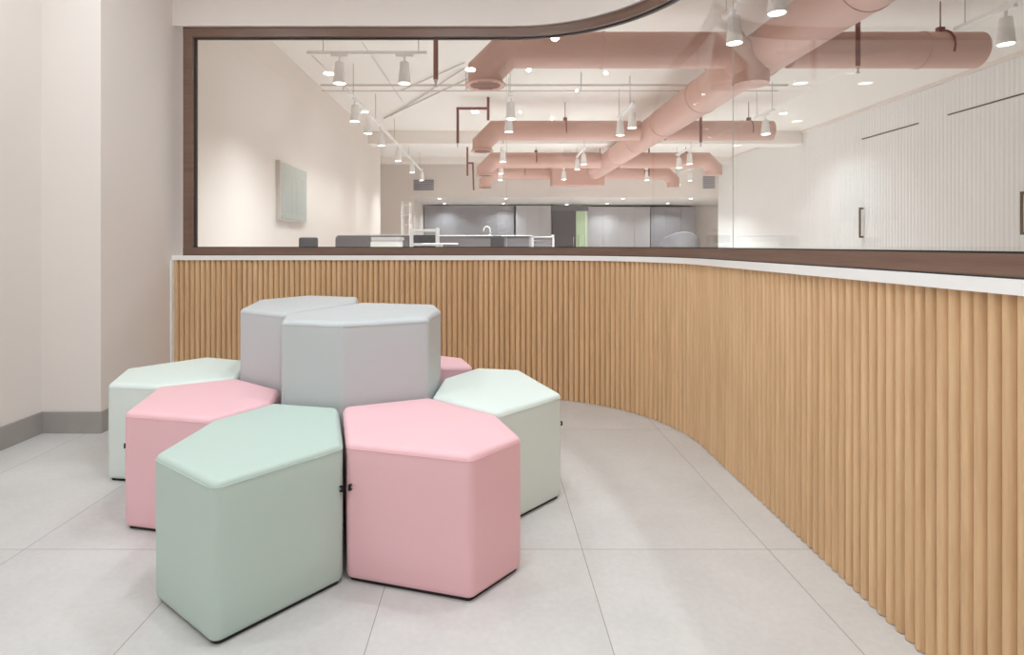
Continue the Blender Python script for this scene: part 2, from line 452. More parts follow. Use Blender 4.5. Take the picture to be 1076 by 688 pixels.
def stool(name, P, h, m, label, group, tab=None):
    P = [Vector(p) for p in P]
    area = sum(P[i].x * P[(i + 1) % len(P)].y - P[(i + 1) % len(P)].x * P[i].y for i in range(len(P)))
    if area < 0: P = P[::-1]
    c = sum(P, Vector((0, 0))) / len(P)
    P = [p - c for p in P]; P = offset_poly(P, 0.004)
    root = thing(name, label, 'stool', (c.x, c.y, 0), 0, group)
    R = 0.028; bm = bmesh.new(); rings = []
    roll = 0.019
    levels = [(0.010, 0.010), (0.003, 0.014), (0.0, 0.026)]
    levels += [(0.0, h * 0.25), (-0.0008, h * 0.5), (0.0, h * 0.8), (0.0, h - roll - 0.006)]
    for k in range(1, 7):
        a = k / 6 * PI / 2; levels.append((roll * (1 - math.cos(a)), h - roll - 0.006 + roll * math.sin(a)))
    for ins, z in levels:
        rings.append([bm.verts.new((p.x, p.y, z)) for p in round_ring(P, ins, R)])
    edge = round_ring(P, roll, R)
    for f_, dz in ((0.90, 0.0020), (0.7, 0.0042), (0.45, 0.0056), (0.2, 0.006)):
        rings.append([bm.verts.new((p.x * f_, p.y * f_, h - 0.006 + dz)) for p in edge])
    n = len(rings[0])
    for a, b in zip(rings[:-1], rings[1:]):
        for k in range(n): bm.faces.new((a[k], a[(k + 1) % n], b[(k + 1) % n], b[k]))
    tip = bm.verts.new((0, 0, h)); last = rings[-1]
    for k in range(n): bm.faces.new((last[k], last[(k + 1) % n], tip))
    bm.faces.new(rings[0][::-1])
    link_mesh('seat_cover', bm, m, root, smooth=True)
    # stitched seam under the rolled edge
    sb = bmesh.new(); zs = h - roll - 0.004
    for (zz, ins) in ((zs, -0.0004),):
        pr = round_ring(P, ins, R); m2 = len(pr); rs = []
        for k in range(m2):
            t = (pr[(k + 1) % m2] - pr[k - 1]).normalized(); nn = Vector((t.y, -t.x)); rg = []
            for j in range(6):
                a = 2 * PI * j / 6; q = pr[k] + nn * math.cos(a) * 0.0011
                rg.append(sb.verts.new((q.x, q.y, zz + math.sin(a) * 0.0011)))
            rs.append(rg)
        for k in range(m2):
            for j in range(6): sb.faces.new((rs[k][j], rs[k][(j + 1) % 6], rs[(k + 1) % m2][(j + 1) % 6], rs[(k + 1) % m2][j]))
    link_mesh('seam', sb, m, root, smooth=True)
    pb = bmesh.new(); A = [pb.verts.new((p.x, p.y, 0.0)) for p in round_ring(P, 0.012, R)]; Bv = [pb.verts.new((p.x, p.y, 0.012)) for p in round_ring(P, 0.012, R)]
    for k in range(n): pb.faces.new((A[k], A[(k + 1) % n], Bv[(k + 1) % n], Bv[k]))
    pb.faces.new(Bv); pb.faces.new(A[::-1])
    tag(link_mesh('base', pb, M['plinth'], root), 'black plinth under the stool')
    if tab:
        x, y, z, nx, ny = tab
        tb = bmesh.new(); d = Vector((nx, ny)).normalized(); s = Vector((-d.y, d.x)); q = Vector((x, y)) - c
        # a webbing loop standing off the side
        pp = [q - d * 0.004, q + d * 0.010]
        for (a0, a1, z0, z1) in ((-0.004, 0.007, -0.008, -0.005), (-0.004, 0.007, 0.005, 0.008), (0.005, 0.008, -0.008, 0.008)):
            vs = []
            for (al, sl, zl) in [(u_, v_, w_) for u_ in (a0, a1) for v_ in (-0.004, 0.004) for w_ in (z0, z1)]:
                w2 = q + d * al + s * sl; vs.append(tb.verts.new((w2.x, w2.y, z + zl)))
            for f_ in ((0, 1, 3, 2), (4, 6, 7, 5), (0, 4, 5, 1), (2, 3, 7, 6), (0, 2, 6, 4), (1, 5, 7, 3)): tb.faces.new([vs[i] for i in f_])
        tag(link_mesh('loop_tab', tb, M['tab'], root), 'black webbing loop')
    return root
HS, HT = 0.412, 0.710
LOW = 'low six-sided stools around the tall ones'
stool('stool', [(-.928, 1.575), (-.668, 1.378), (-.420, 1.655), (-.535, 2.035), (-.790, 2.095), (-.918, 1.880)], HS, M['mint'],
      'mint green six-sided low stool nearest the camera', LOW, (-.4275, 1.648, 0.279, .745, -.667))
stool('stool', [(-.418, 1.662), (-.048, 1.556), (.102, 1.722), (.028, 1.950), (-.225, 2.170), (-.528, 2.045)], HS, M['pink'],
      'pink six-sided low stool at the front, right of the nearest mint stool', LOW, (-.403, 1.659, 0.279, -.28, -.96))
stool('stool', [(.034, 1.956), (.286, 2.218), (.145, 2.645), (-.058, 2.690), (-.200, 2.475), (-.222, 2.178)], HS, M['mint_pale'],
      'pale mint low stool on the right of the cluster, touching the front pink one', LOW, (.279, 2.243, 0.281, .95, .31))
stool('stool', [(-1.263, 1.968), (-.922, 1.892), (-.796, 2.102), (-.834, 2.285), (-1.090, 2.480), (-1.354, 2.330)], HS, M['pink'],
      'pink low stool on the left between two mint stools', LOW, (-1.263, 1.990, 0.283, -.97, -.24))
stool('stool', [(-1.590, 2.372), (-1.362, 2.337), (-1.096, 2.488), (-1.190, 2.850), (-1.453, 2.950), (-1.700, 2.670)], HS, M['mint_pale'],
      'pale mint low stool farthest left, behind the left pink one', LOW)
stool('stool', [(-.245, 2.700), (-.068, 2.705), (-.130, 2.920), (-.360, 3.050), (-.600, 3.000), (-.625, 2.800)], HS, M['pink'],
      'pink low stool mostly hidden behind the tall grey stools', LOW)
TALL = 'tall grey six-sided stools in the middle'
stool('stool', [(-.772, 2.108), (-.530, 2.048), (-.228, 2.182), (-.206, 2.475), (-.250, 2.680), (-.622, 2.768), (-.826, 2.300)], HT, M['greyl'],
      'tall light grey stool at the centre, in front of the other grey one', TALL)
stool('stool', [(-1.090, 2.488), (-.834, 2.312), (-.636, 2.775), (-.700, 3.060), (-1.0, 3.160), (-1.178, 2.900)], HT, M['greyl'],
      'tall light grey stool behind the central grey one, to its left', TALL)

# ------------------------------------------------------------------ front room downlights
def downlight(x, y, z, label, group, r=0.055, e=E_FRONT, col=NEUTRAL, soft=False, size=0.10, spread=180):
    t = thing('downlight', label, 'ceiling light', (x, y, z), 0, group)
    o = link_mesh('trim_ring', Lz([(r, -0.001), (r * 1.22, -0.004), (r * 1.25, 0), (r, 0)], 24), M['white_metal'], t, smooth=True)
    link_mesh('lens', Lz([(0, -0.0022), (r, -0.0022)], 24), M['lens_soft'] if soft else M['lens'], t)
    lamp('downlight_lamp', 'AREA', (0, 0, -0.012), e, col, t, size=size, angle=spread)
    return t
FD = [(-1.75, 1.2), (-1.75, 2.3), (-0.2, 1.35), (-0.3, 2.35), (-1.75, -0.6), (-0.2, -0.6), (0.55, 0.5), (0.45, -1.6), (0.5, 1.9)]  # last downlight is an added fill lamp that brightens the floor on the right
FL = ['above the left pink stool', 'above the farthest left mint stool', 'above the front pink stool', 'above the hidden back pink stool',
      'beside the left wall behind the viewer', 'straight over the viewer', 'nearest the straight run of slats', 'closest to the wall behind the viewer', 'added to brighten the floor between the front pink stool and the curve of the slats']
for i, (x, y) in enumerate(FD):
    downlight(x, y, FCEIL, 'round recessed lobby ceiling downlight ' + FL[i], 'front room ceiling downlights', e=E_FRONT * (0.75 if y > 2 else 1.1))

# ------------------------------------------------------------------ kitchen soffit downlights
ZK = H + 1.29
for (x, y, l) in ((-1.39, 16.0, 'small downlight over the kitchen, front row, first from the left wall'),
                  (-1.40, 17.9, 'small downlight over the kitchen, rear row, first from the left wall'),
                  (.47, 16.0, 'small downlight over the kitchen, front row, by the glass joint'),
                  (.45, 17.9, 'small downlight over the kitchen, rear row, above the tap'),
                  (2.50, 18.4, 'small downlight above the dark kitchen door'),
                  (3.70, 17.9, 'small downlight over the kitchen, rear row, right of the green door'),
                  (3.75, 16.0, 'small downlight over the kitchen, front row, right of the green door'),
                  (5.65, 16.0, 'small downlight over the kitchen, front row, farthest right'),
                  (5.60, 17.9, 'small downlight over the kitchen, rear row, farthest right')):
    downlight(x, y, ZK, l, 'kitchen recess downlights', r=0.05, e=E_KITCHEN, size=0.1, spread=130)

downlight(5.05, 9.8, CEIL, 'recessed ceiling downlight washing the fluted wall beside the first door handle', 'office wall washers', e=16, size=0.1, spread=120)
# ------------------------------------------------------------------ air ducts
HD = H + 1.8
def duct_obj(name, label, pts, r, group='pink air ducts', seg=28):
    t = thing(name, label, 'air duct', (pts[0][0], pts[0][1], 0), 0, group)
    off = Vector((pts[0][0], pts[0][1], 0))
    q = [Vector(p) - off for p in pts]
    shade_auto(link_mesh('duct_body', T(q, r, seg), M['duct'], t), 28)
    # raised joint bands
    for a, b in zip(q[:-1], q[1:]):
        L_ = (b - a).length
        k = 1.2
        while k < L_ - 0.3:
            c = a + (b - a) * (k / L_); dd = (b - a).normalized()
            shade_auto(link_mesh('joint_band', T([c - dd * 0.012, c + dd * 0.012], r + 0.006, seg), M['duct'], t)); k += 1.5
    return t, off
def diffuser(t, off, x, y, z, r):
    x -= off.x; y -= off.y
    prof = [(0.0, 0.03), (r * 0.98, 0.03), (r * 1.18, 0.0), (r * 1.14, -0.012), (r * 0.92, -0.004), (0, -0.004)]
    d = link_mesh('diffuser', Lz(prof, 32, x, y, z), M['duct'], t); shade_auto(d)
    g = bmesh.new()
    for k in range(7):
        yy = -r * 0.75 + k * r * 0.25; hw = math.sqrt(max(0.0, (r * 0.86) ** 2 - yy * yy))
        box(g, x - hw, x + hw, y + yy - 0.004, y + yy + 0.004, z - 0.010, z - 0.003)
    link_mesh('grille_slot', g, M['duct_dark'], d)
def hanger(t, off, x, y, r, zc=HD):
    b = bmesh.new()
    rg = [(x - off.x, y - off.y + (r + .012) * math.cos(a * PI / 8), zc + (r + .012) * math.sin(a * PI / 8)) for a in range(-1, 10)]
    tube(b, rg, 0.009, 6); tube(b, [(x - off.x, y - off.y, zc + r + 0.005), (x - off.x, y - off.y, CEIL)], 0.006, 6)
    box(b, x - off.x - .03, x - off.x + .03, y - off.y - .02, y - off.y + .02, zc + r, zc + r + .05)
    link_mesh('hanger', b, M['pipe'], t)

# the long trunk duct
t, off = duct_obj('trunk_duct', 'large pink trunk duct running the length of the office ceiling', [(2.58, 1.2, HD), (2.58, 14.1, HD)], 0.214)
for y_ in (3.0, 6.8, 10.5, 13.3):
    b = bmesh.new(); tube(b, [(0, y_ - 1.2, HD + .21), (0, y_ - 1.2, CEIL)], 0.006, 6)
    link_mesh('hanger', b, M['pipe'], t)
link_mesh('end_box', B(-1.05, 0.22, 12.65, 13.11, H + 1.44, H + 1.90, bev=0.01), M['duct'], t)
def branch(y, r, xl, xr, label, hl=1.50, right_down=False):
    pts = [(xr, y, HD), (xl + 0.20, y, HD), (xl, y, HD - 0.20), (xl, y, H + hl)]
    if right_down: pts = [(xr, y, H + hl - 0.02), (xr, y, HD - 0.17), (xr - 0.17, y, HD)] + pts[1:]
    t, off = duct_obj('branch_duct', label, pts, r)
    diffuser(t, off, xl, y, H + hl - 0.02, r)
    return t, off
# nearest row: two runs either side of the trunk
t, off = branch(5.29, 0.162, -0.035, 2.42, 'nearest pink branch duct left of the trunk, ending in a round ceiling grille', right_down=True)
t, off = duct_obj('branch_duct', 'nearest pink branch duct right of the trunk with a plain round end', [(2.79, 5.29, HD), (4.52, 5.29, HD)], 0.162)
hanger(t, off, 4.18, 5.29, 0.162)
def right_run(y, r, xr, label, hl=None):
    pts = [(2.785, y, HD), (xr, y, HD)]
    if hl: pts = [(2.785, y, HD), (xr - 0.17, y, HD), (xr, y, HD - 0.17), (xr, y, H + hl)]
    return duct_obj('branch_duct', label, pts, r)
t, off = branch(9.02, 0.155, -0.11, 2.375, 'second row pink branch duct from its grille elbow to the left side of the trunk')
hanger(t, off, 1.2, 9.02, 0.155)
t, off = right_run(9.02, 0.155, 4.46, 'second row pink branch duct right of the trunk with a plain end')
hanger(t, off, 4.1, 9.02, 0.155)
t, off = branch(12.2, 0.165, -0.10, 2.375, 'third row pink branch duct left of the trunk, ending in an elbow')
hanger(t, off, 1.0, 12.2, 0.165)
t, off = right_run(12.2, 0.165, 4.80, 'third row pink branch duct right of the trunk, turned down at its end', 1.48)
hanger(t, off, 4.2, 12.2, 0.165)
t, off = branch(14.47, 0.150, -0.10, 2.9, 'farthest pink branch duct behind the end box, with an elbow at the left', hl=1.47)
hanger(t, off, 0.9, 14.47, 0.15)
t, off = duct_obj('branch_duct', 'farthest pink branch duct right of the end box, turned down at its end', [(2.91, 14.47, HD), (4.49, 14.47, HD), (4.66, 14.47, HD - .17), (4.66, 14.47, H + 1.45)], 0.150)
hanger(t, off, 3.9, 14.47, 0.15)

# ------------------------------------------------------------------ red sprinkler pipes
def sprinkler(pts_list, r, label, noz=None):
    p0 = pts_list[0][0]; t = thing('sprinkler_pipe', label, 'pipe', (p0[0], p0[1], 0), 0, 'dark red sprinkler pipes')
    b = bmesh.new()
    for pts in pts_list: tube(b, [(x - p0[0], y - p0[1], z) for x, y, z in pts], r, 12)
    shade_auto(link_mesh('pipe_run', b, M['pipe'], t))
    if noz:
        x, y, z = noz; x -= p0[0]; y -= p0[1]
        link_mesh('sprinkler_head', Lz([(0, 0), (r * .7, 0), (r * .7, -.02), (r * .35, -.03), (r * .35, -.05), (r * .9, -.055), (r * .9, -.06), (0, -.06)], 12, x, y, z), M['grey_metal'], t)
    return t
sprinkler([[(-.43, 4.6, CEIL), (-.43, 4.6, H + 1.33)]], 0.020, 'dark red sprinkler drop pipe left of the nearest duct grille', (-.43, 4.6, H + 1.33))
sprinkler([[(-.015, 8.72, CEIL), (-.015, 8.72, H + 1.90)], [(-.015, 8.72, H + 2.08), (-.48, 8.72, H + 2.08), (-.48, 8.72, H + 1.55)]], 0.021, 'dark red pipe bent into an upside-down L behind the grille', (-.48, 8.72, H + 1.55))
sprinkler([[(-.48, 12.6, H + 2.0), (-.48, 12.6, H + 1.52)], [(-.48, 12.6, H + 1.80), (-.36, 12.6, H + 1.80), (-.34, 12.6, H + 1.20)], [(-.48, 12.6, H + 2.0), (-.48, 12.6, CEIL)]], 0.020, 'thin dark red double drop pipe left of the farthest ducts')
sprinkler([[(3.15, 8.5, CEIL), (3.15, 8.5, H + 1.52)]], 0.021, 'dark red drop pipe in front of the second row duct', (3.15, 8.5, H + 1.52))
sprinkler([[(3.10, 4.8, CEIL), (3.10, 4.8, H + 1.50)]], 0.019, 'dark red drop pipe in front of the nearest duct, right of the trunk', (3.10, 4.8, H + 1.50))
sprinkler([[(3.5, 12.5, CEIL), (3.5, 12.5, H + 1.5)]], 0.016, 'thin dark pipe beside the pale pier near the farthest spotlights')
sprinkler([[(2.42, 8.72 + 5.6, H + 1.80), (2.42, 8.72 + 5.6, H + 1.43)]], 0.012, 'short thin dark pipe at the end of the trunk duct') if False else None

# ------------------------------------------------------------------ track spotlights
HB = H + 1.55                       # lens height
TRZ = H + 1.83                      # track height
sp0 = thing('track_spotlight', 'x', 'spotlight', (0, 0, 0), 0, None)
body = shade_auto(link_mesh('lamp_housing', Lz([(0, .205), (.040, .205), (.043, .195), (.062, .0), (.054, .0), (.050, .02)], 20), M['white_metal'], sp0))
link_mesh('lens', Lz([(0, .006), (.053, .006)], 20), M['lens'], sp0)
link_mesh('stem', T([(0, 0, .20), (0, 0, .268)], .011, 10), M['white_metal'], sp0, smooth=True)
bmx = bmesh.new(); box(bmx, -.018, .018, -.085, .085, .255, .285, bev=.004)
link_mesh('track_adapter', bmx, M['white_metal'], sp0)
SPOTS = [
 (-1.44, 5.50, 1, 'white spotlight at the left end of the near crosswise track'),
 (-.816, 5.50, 1, 'white spotlight at the right end of the near crosswise track'),
 (-1.69, 7.19, 0, 'nearest spotlight on the long left-hand track'),
 (-1.69, 7.97, 0, 'second nearest spotlight on the long left-hand track'),
 (-1.69, 8.94, 0, 'third nearest spotlight on the long left-hand track'),
 (-1.69, 10.6, 0, 'fourth nearest spotlight on the long left-hand track'),
 (-1.66, 12.3, 0, 'fifth spotlight on the left-hand track, beside the pier edge'),
 (-1.63, 13.8, 0, 'farthest spotlight on the left-hand track, by the dark vent'),
 (.265, 7.05, 0, 'nearest spotlight on the track beside the left glass joint'),
 (.270, 7.87, 0, 'second spotlight on the track beside the left glass joint'),
 (.255, 10.7, 0, 'third spotlight beside the left glass joint, between two ducts'),
 (.260, 12.5, 0, 'fourth spotlight beside the left glass joint'),
 (.270, 13.75, 0, 'farthest spotlight beside the left glass joint'),
 (1.93, 3.83, 0, 'large white spotlight closest to the camera, above the curved glass'),
 (1.89, 4.40, 0, 'large white spotlight in front of the duct elbow by the right glass joint'),
 (1.90, 7.59, 0, 'right-hand of two spotlights just left of the trunk duct, second row'),
 (1.86, 8.10, 0, 'left-hand of two spotlights just left of the trunk duct, second row'),
 (1.83, 11.05, 0, 'nearer of two spotlights hanging before the third duct'),
 (1.82, 11.8, 0, 'farther of two spotlights hanging before the third duct'),
 (1.78, 13.6, 0, 'nearer of two spotlights at the far end box of the trunk'),
 (4.0, 4.42, 0, 'large white spotlight in the upper right corner, near the fluted wall'),
 (3.89, 8.04, 0, 'spotlight before the plain end of the second row duct'),
 (3.86, 11.0, 0, 'nearer of two spotlights before the third duct, right of the trunk'),
 (3.84, 11.55, 0, 'farther of two spotlights before the third duct, right of the trunk'),
 (3.80, 13.75, 0, 'small far spotlight above the pale panels, right of the trunk'),
 (4.89, 13.9, 0, 'nearer of two small spotlights at the far right duct end'),
 (4.90, 14.8, 0, 'farther of two small spotlights at the far right duct end'),
]
first = True
for (x, y, cross, lab) in SPOTS:
    if first:
        r = sp0; first = False; kids = list(sp0.children)
    else:
        r = sp0.copy(); COL.objects.link(r)
        for ch in kids:
            c = ch.copy(); COL.objects.link(c); c.parent = r
    r.location = (x, y, HB); r.rotation_euler = (0, 0, PI / 2 if cross else 0)
    r['label'] = lab; r['group'] = 'track spotlights'
    lamp('spot_lamp', 'SPOT', (0, 0, -.004), E_SPOT * (0.3 if x < -1.5 and y < 11 else 0.7 if x < -1.5 else 1.35 if y > 10 else 1.0), WARM, r, size=0.05, angle=128)
# tracks, each with its hanging wires
def track(pts, label, wires):
    a, b = pts; t = thing('lighting_track', label, 'lighting track', (a[0], a[1], 0), 0, 'ceiling lighting tracks')
    q = bmesh.new()
    if abs(a[0] - b[0]) > abs(a[1] - b[1]): box(q, 0, b[0] - a[0], -.018, .018, TRZ, TRZ + .03)
    else: box(q, -.018, .018, 0, b[1] - a[1], TRZ, TRZ + .03)
    link_mesh('rail', q, M['white_metal'], t)
    for (x, y) in wires:
        link_mesh('wire', T([(x - a[0], y - a[1], TRZ + .028), (x - a[0], y - a[1], CEIL)], .0035, 6), M['wire'], t)
track([(-1.75, 5.5), (-.60, 5.5)], 'short white crosswise lighting track at upper left', [(-1.6, 5.5), (-.68, 5.5)])
track([(-1.69, 6.9), (-1.69, 14.2)], 'long lighting track running along the left wall', [(-1.69, y_) for y_ in (7.1, 8.5, 10.2, 12.0, 13.9)])
track([(.265, 6.9), (.265, 8.05)], 'lighting track beside the left glass joint, nearest length', [(.265, 7.2), (.265, 7.7)])
track([(.26, 10.5), (.26, 10.9)], 'short lighting track beside the left glass joint, middle length', [(.26, 10.55), (.26, 10.85)])
track([(.26, 12.42), (.26, 12.8)], 'short lighting track beside the left glass joint behind the third duct', [(.26, 12.45), (.26, 12.75)])
track([(.27, 13.5), (.27, 13.95)], 'short lighting track beside the left glass joint, farthest length', [(.27, 13.55), (.27, 13.9)])
track([(1.91, 3.6), (1.91, 4.65)], 'lighting track holding the two largest spotlights above the curved glass', [(1.91, 3.7), (1.91, 4.6)])
track([(1.88, 7.4), (1.88, 8.3)], 'lighting track left of the trunk duct, before the second duct', [(1.88, 7.62), (1.88, 8.25)])
track([(1.825, 10.85), (1.825, 11.98)], 'lighting track left of the trunk duct, before the third duct', [(1.825, 10.95), (1.825, 11.9)])
track([(1.78, 13.4), (1.78, 13.75)], 'lighting track left of the trunk duct, at its end box', [(1.78, 13.45), (1.78, 13.7)])
track([(4.0, 4.0), (4.0, 4.9)], 'lighting track in the upper right corner', [(4.0, 4.1), (4.0, 4.8)])
track([(3.89, 7.8), (3.89, 8.35)], 'short lighting track before the plain duct end', [(3.89, 7.85), (3.89, 8.3)])
track([(3.85, 10.8), (3.85, 11.75)], 'lighting track right of the trunk, before the third duct', [(3.85, 10.9), (3.85, 11.7)])
track([(3.80, 13.5), (3.80, 13.95)], 'lighting track right of the trunk, farthest length', [(3.80, 13.55), (3.80, 13.9)])
track([(4.895, 13.7), (4.895, 15.0)], 'short lighting track at the far right', [(4.895, 13.8), (4.895, 14.9)])

# conduits and cables under the ceiling
def run(name, label, cat, lines, r, m, group=None):
    b = bmesh.new()
    for l in lines: tube(b, l, r, 8)
    o = link_mesh(name, b, m); shade_auto(o, 60); tag(o, label, cat, group); return o
zc = H + 2.08
t = thing('conduit', 'thin grey steel conduit crossing the office ceiling', 'conduit', (-2.2, 7.45, 0), 0, 'ceiling conduits')
link_mesh('tube_run', T([(0, 0, zc), (6.1, 0, zc)], .013, 8), M['grey_metal'], t); link_mesh('tube_run', T([(0, .07, zc - .055), (6.0, .07, zc - .055)], .008, 8), M['grey_metal'], t)
for x_ in (.3, 1.9, 3.4, 5.0): link_mesh('rod', T([(x_, 0, zc - .06), (x_, 0, CEIL)], .005, 6), M['wire'], t)
def cable(label, pts, r=0.007, m='grey_metal'):
    P = []
    for i, p in enumerate(pts[:-1]):
        for j in range(8):
            a, b = Vector(p), Vector(pts[i + 1]); q = a.lerp(b, j / 8); P.append(q)
    P.append(Vector(pts[-1])); o = link_mesh('cable', T(P, r, 6), M[m]); tag(o, label, 'cable', 'ceiling cables'); return o
cable('grey cable run slanting from the left track towards the nearest duct elbow, lowest of three', [(-1.84, 10.0, CEIL - .04), (-.32, 7.62, CEIL - .05), (.9, 5.8, CEIL - .03)], .012)
cable('grey cable run slanting towards the duct elbow, middle of three', [(-1.70, 9.9, CEIL - .02), (-.32, 7.2, CEIL - .03)], .009)
cable('grey cable run slanting towards the duct elbow, topmost of three', [(-1.30, 8.3, CEIL - .02), (-.30, 7.0, CEIL - .02)], .008)
cable('thin cable crossing the ceiling between the two near crosswise spotlights', [(-1.40, 6.3, CEIL - .02), (-1.35, 8.9, CEIL - .02)], .006)
cable('thin cable from the near crosswise track back to the left-hand track', [(-1.75, 5.5, TRZ + .03), (-1.69, 7.0, TRZ + .03)], .006)
cable('thin cable on the ceiling in front of the curved head of the window', [(.55, 4.95, CEIL - .02), (1.35, 4.05, CEIL - .02)], .012)
cable('thin cable on the ceiling just behind the one at the curved window head', [(.75, 5.0, CEIL - .02), (1.6, 4.15, CEIL - .02)], .007)
cable('thin cable strung from the nearest track up to the trunk duct', [(1.91, 4.5, TRZ + .03), (2.35, 3.6, CEIL - .04)], .006)

# ------------------------------------------------------------------ vents and wall board
def vent(x0, x1, y, z0, z1, label):
    t = thing('air_vent', label, 'vent', ((x0 + x1) / 2, y, z0), 0, 'grey wall vents'); w_ = (x1 - x0) / 2; h_ = z1 - z0
    b = bmesh.new(); box(b, -w_, w_, -.03, 0, 0, h_); link_mesh('vent_frame', b, M['grey_panel'], t)
    b = bmesh.new()
    for k in range(6): box(b, -w_ + .02, w_ - .02, -.036, -.028, h_ * (k + .3) / 6, h_ * (k + .6) / 6)
    link_mesh('louvre', b, M['grey_dark'], t)
vent(-2.05, -1.5, 15.5, H + 1.47, H + 1.76, 'grey louvred air vent on the bulkhead behind the left spotlights')
vent(5.80, 6.12, 15.5, H + 1.52, H + 1.86, 'pale grey louvred air vent on the bulkhead beside the fluted wall')

t = thing('glass_board', 'frosted greenish glass board mounted on the left office wall', 'glass board', (-2.4, 6.9, H + .30))
link_mesh('board_panel', B(.03, .042, -.46, .48, 0, .64, bev=.002), M['board_glass'], t)
b = bmesh.new()
for k in range(11): box(b, .042, .0445, -.42 + k * .084, -.414 + k * .084, .06, .52)
link_mesh('printed_line', b, M['grey_light'], t)
b = bmesh.new(); box(b, .0, .05, -.475, -.46, -.01, .65); box(b, 0, .05, -.475, .49, -.02, -.005)
link_mesh('board_frame', b, M['grey_metal'], t)
for (yy, zz) in ((-.42, .05), (-.42, .59), (.44, .05), (.44, .59)):
    link_mesh('standoff', T([(0, yy, zz), (.048, yy, zz)], .012, 10), M['grey_metal'], t)

# ------------------------------------------------------------------ office furniture seen over the sill
def desk(x0, x1, y0, y1, label):
    cx, cy = (x0 + x1) / 2, (y0 + y1) / 2; t = thing('desk', label, 'desk', (cx, cy, 0)); a, b_ = (x1 - x0) / 2, (y1 - y0) / 2
    link_mesh('desktop', B(-a, a, -b_, b_, .72, .75, bev=.003), M['white_plastic'], t)
    for sx in (-1, 1):
        for sy in (-1, 1): link_mesh('leg', B(sx * a - .03 * (sx > 0) - 0.0 * sx, sx * a + .03 * (sx < 0), sy * b_ - .03 * (sy > 0), sy * b_ + .03 * (sy < 0), 0, .72), M['white_metal'], t)
    return t
desk(-2.05, -1.18, 7.15, 7.85, 'white office desk in front of the grey felt screen, below the sill line')
# felt screen with rounded upper corner
t = thing('desk_screen', 'dark grey felt desk screen with a light top edge and rounded corner', 'screen', (-1.59, 8.0, 0))
b = bmesh.new(); out = [(-.56, .0), (.56, .0), (.56, 1.116)]
for k in range(7):
    a = PI / 2 + k / 6 * PI / 2; out.append((-.50 + .06 * math.cos(a), 1.056 + .06 * math.sin(a)))
f1 = [b.verts.new((x, -.015, z)) for x, z in out]; f2 = [b.verts.new((x, .015, z)) for x, z in out]
b.faces.new(f1); b.faces.new(f2[::-1])
for i in range(len(out)): b.faces.new((f1[i], f2[i], f2[(i + 1) % len(out)], f1[(i + 1) % len(out)]))
link_mesh('screen_panel', b, M['felt'], t)
link_mesh('top_trim', B(-.50, .56, -.019, .019, 1.112, 1.124), M['white_metal'], t)
link_mesh('upright', B(-.06, -.052, -.018, -.014, .02, 1.11), M['grey_panel'], t)
# files and papers
z = .75
for k, (w_, d_, h_, mm, lab) in enumerate(((.40, .30, .10, 'white_plastic', 'white storage box at the bottom of the stack on the desk'),
                                      (.40, .30, .10, 'white_plastic', 'white storage box second from the bottom on the desk'),
                                      (.37, .28, .07, 'paper', 'thick cream stack of paper on the white boxes'),
                                      (.36, .27, .022, 'grey_light', 'pale grey folder on the paper stack'),
                                      (.38, .28, .035, 'white_plastic', 'white document tray topping the stack on the desk'))):
    o = link_mesh('storage_box' if k < 2 else ('paper_stack', 'folder', 'document_tray')[k - 2], B(-w_ / 2, w_ / 2, -d_ / 2, d_ / 2, 0, h_, bev=.003), M[mm])
    o.location = (-1.34 + .006 * k, 7.42, z); z += h_ + .0005; tag(o, lab, ('box', 'box', 'paper', 'folder', 'tray')[k])

def office_chair(x, y, rz, m1, m2, label, top, w=.42, frame=False):
    t = thing('office_chair', label, 'chair', (x, y, 0), rz)
    for k in range(5):
        a = k * 2 * PI / 5; link_mesh('leg', T([(0, 0, .10), (.28 * math.cos(a), .28 * math.sin(a), .055)], .018, 8), M[m2], t)
        link_mesh('caster', T([(.28 * math.cos(a) - .012, .28 * math.sin(a), .026), (.28 * math.cos(a) + .012, .28 * math.sin(a), .026)], .026, 12), M['tab'], t)
    link_mesh('column', T([(0, 0, .09), (0, 0, .44)], .026, 12), M['chrome'], t, smooth=True)
    link_mesh('seat', B(-.24, .24, -.24, .24, .43, .50, bev=.03), M[m1], t, smooth=True)
    link_mesh('back_support', T([(0, .2, .45), (0, .30, .55), (0, .28, .75)], .02, 8), M[m2], t)
    if frame:
        b = bmesh.new()
        for sx in (-1, 1): box(b, sx * w / 2 - .025, sx * w / 2 + .025, .22, .27, .55, top, bev=.008)
        for zz in (.70, .86, .985, top - .03): box(b, -w / 2, w / 2, .225, .262, zz - .018, zz + .018, bev=.006)
        link_mesh('backrest', b, M[m2], t)
        link_mesh('back_mesh', B(-w / 2 + .02, w / 2 - .02, .240, .248, .58, top - .09), M[m1], t)
    else:
        link_mesh('backrest', B(-w / 2, w / 2, .24, .28, .58, top, bev=.018), M[m1], t, smooth=True)
    for sx in (-1, 1):
        link_mesh('armrest', T([(sx * .23, .05, .47), (sx * .29, .05, .52), (sx * .29, .05, .68), (sx * .29, -.14, .70)], .016, 8), M[m2], t)
office_chair(-1.90, 6.0, 0.3, 'black_mesh', 'tab', 'black mesh office chair by the left office wall', 1.062, w=.20)
office_chair(-.83, 7.3, 0.1, 'black_mesh', 'white_plastic', 'white framed office chair with dark mesh at the end of the felt screen', 1.20, w=.34, frame=True)
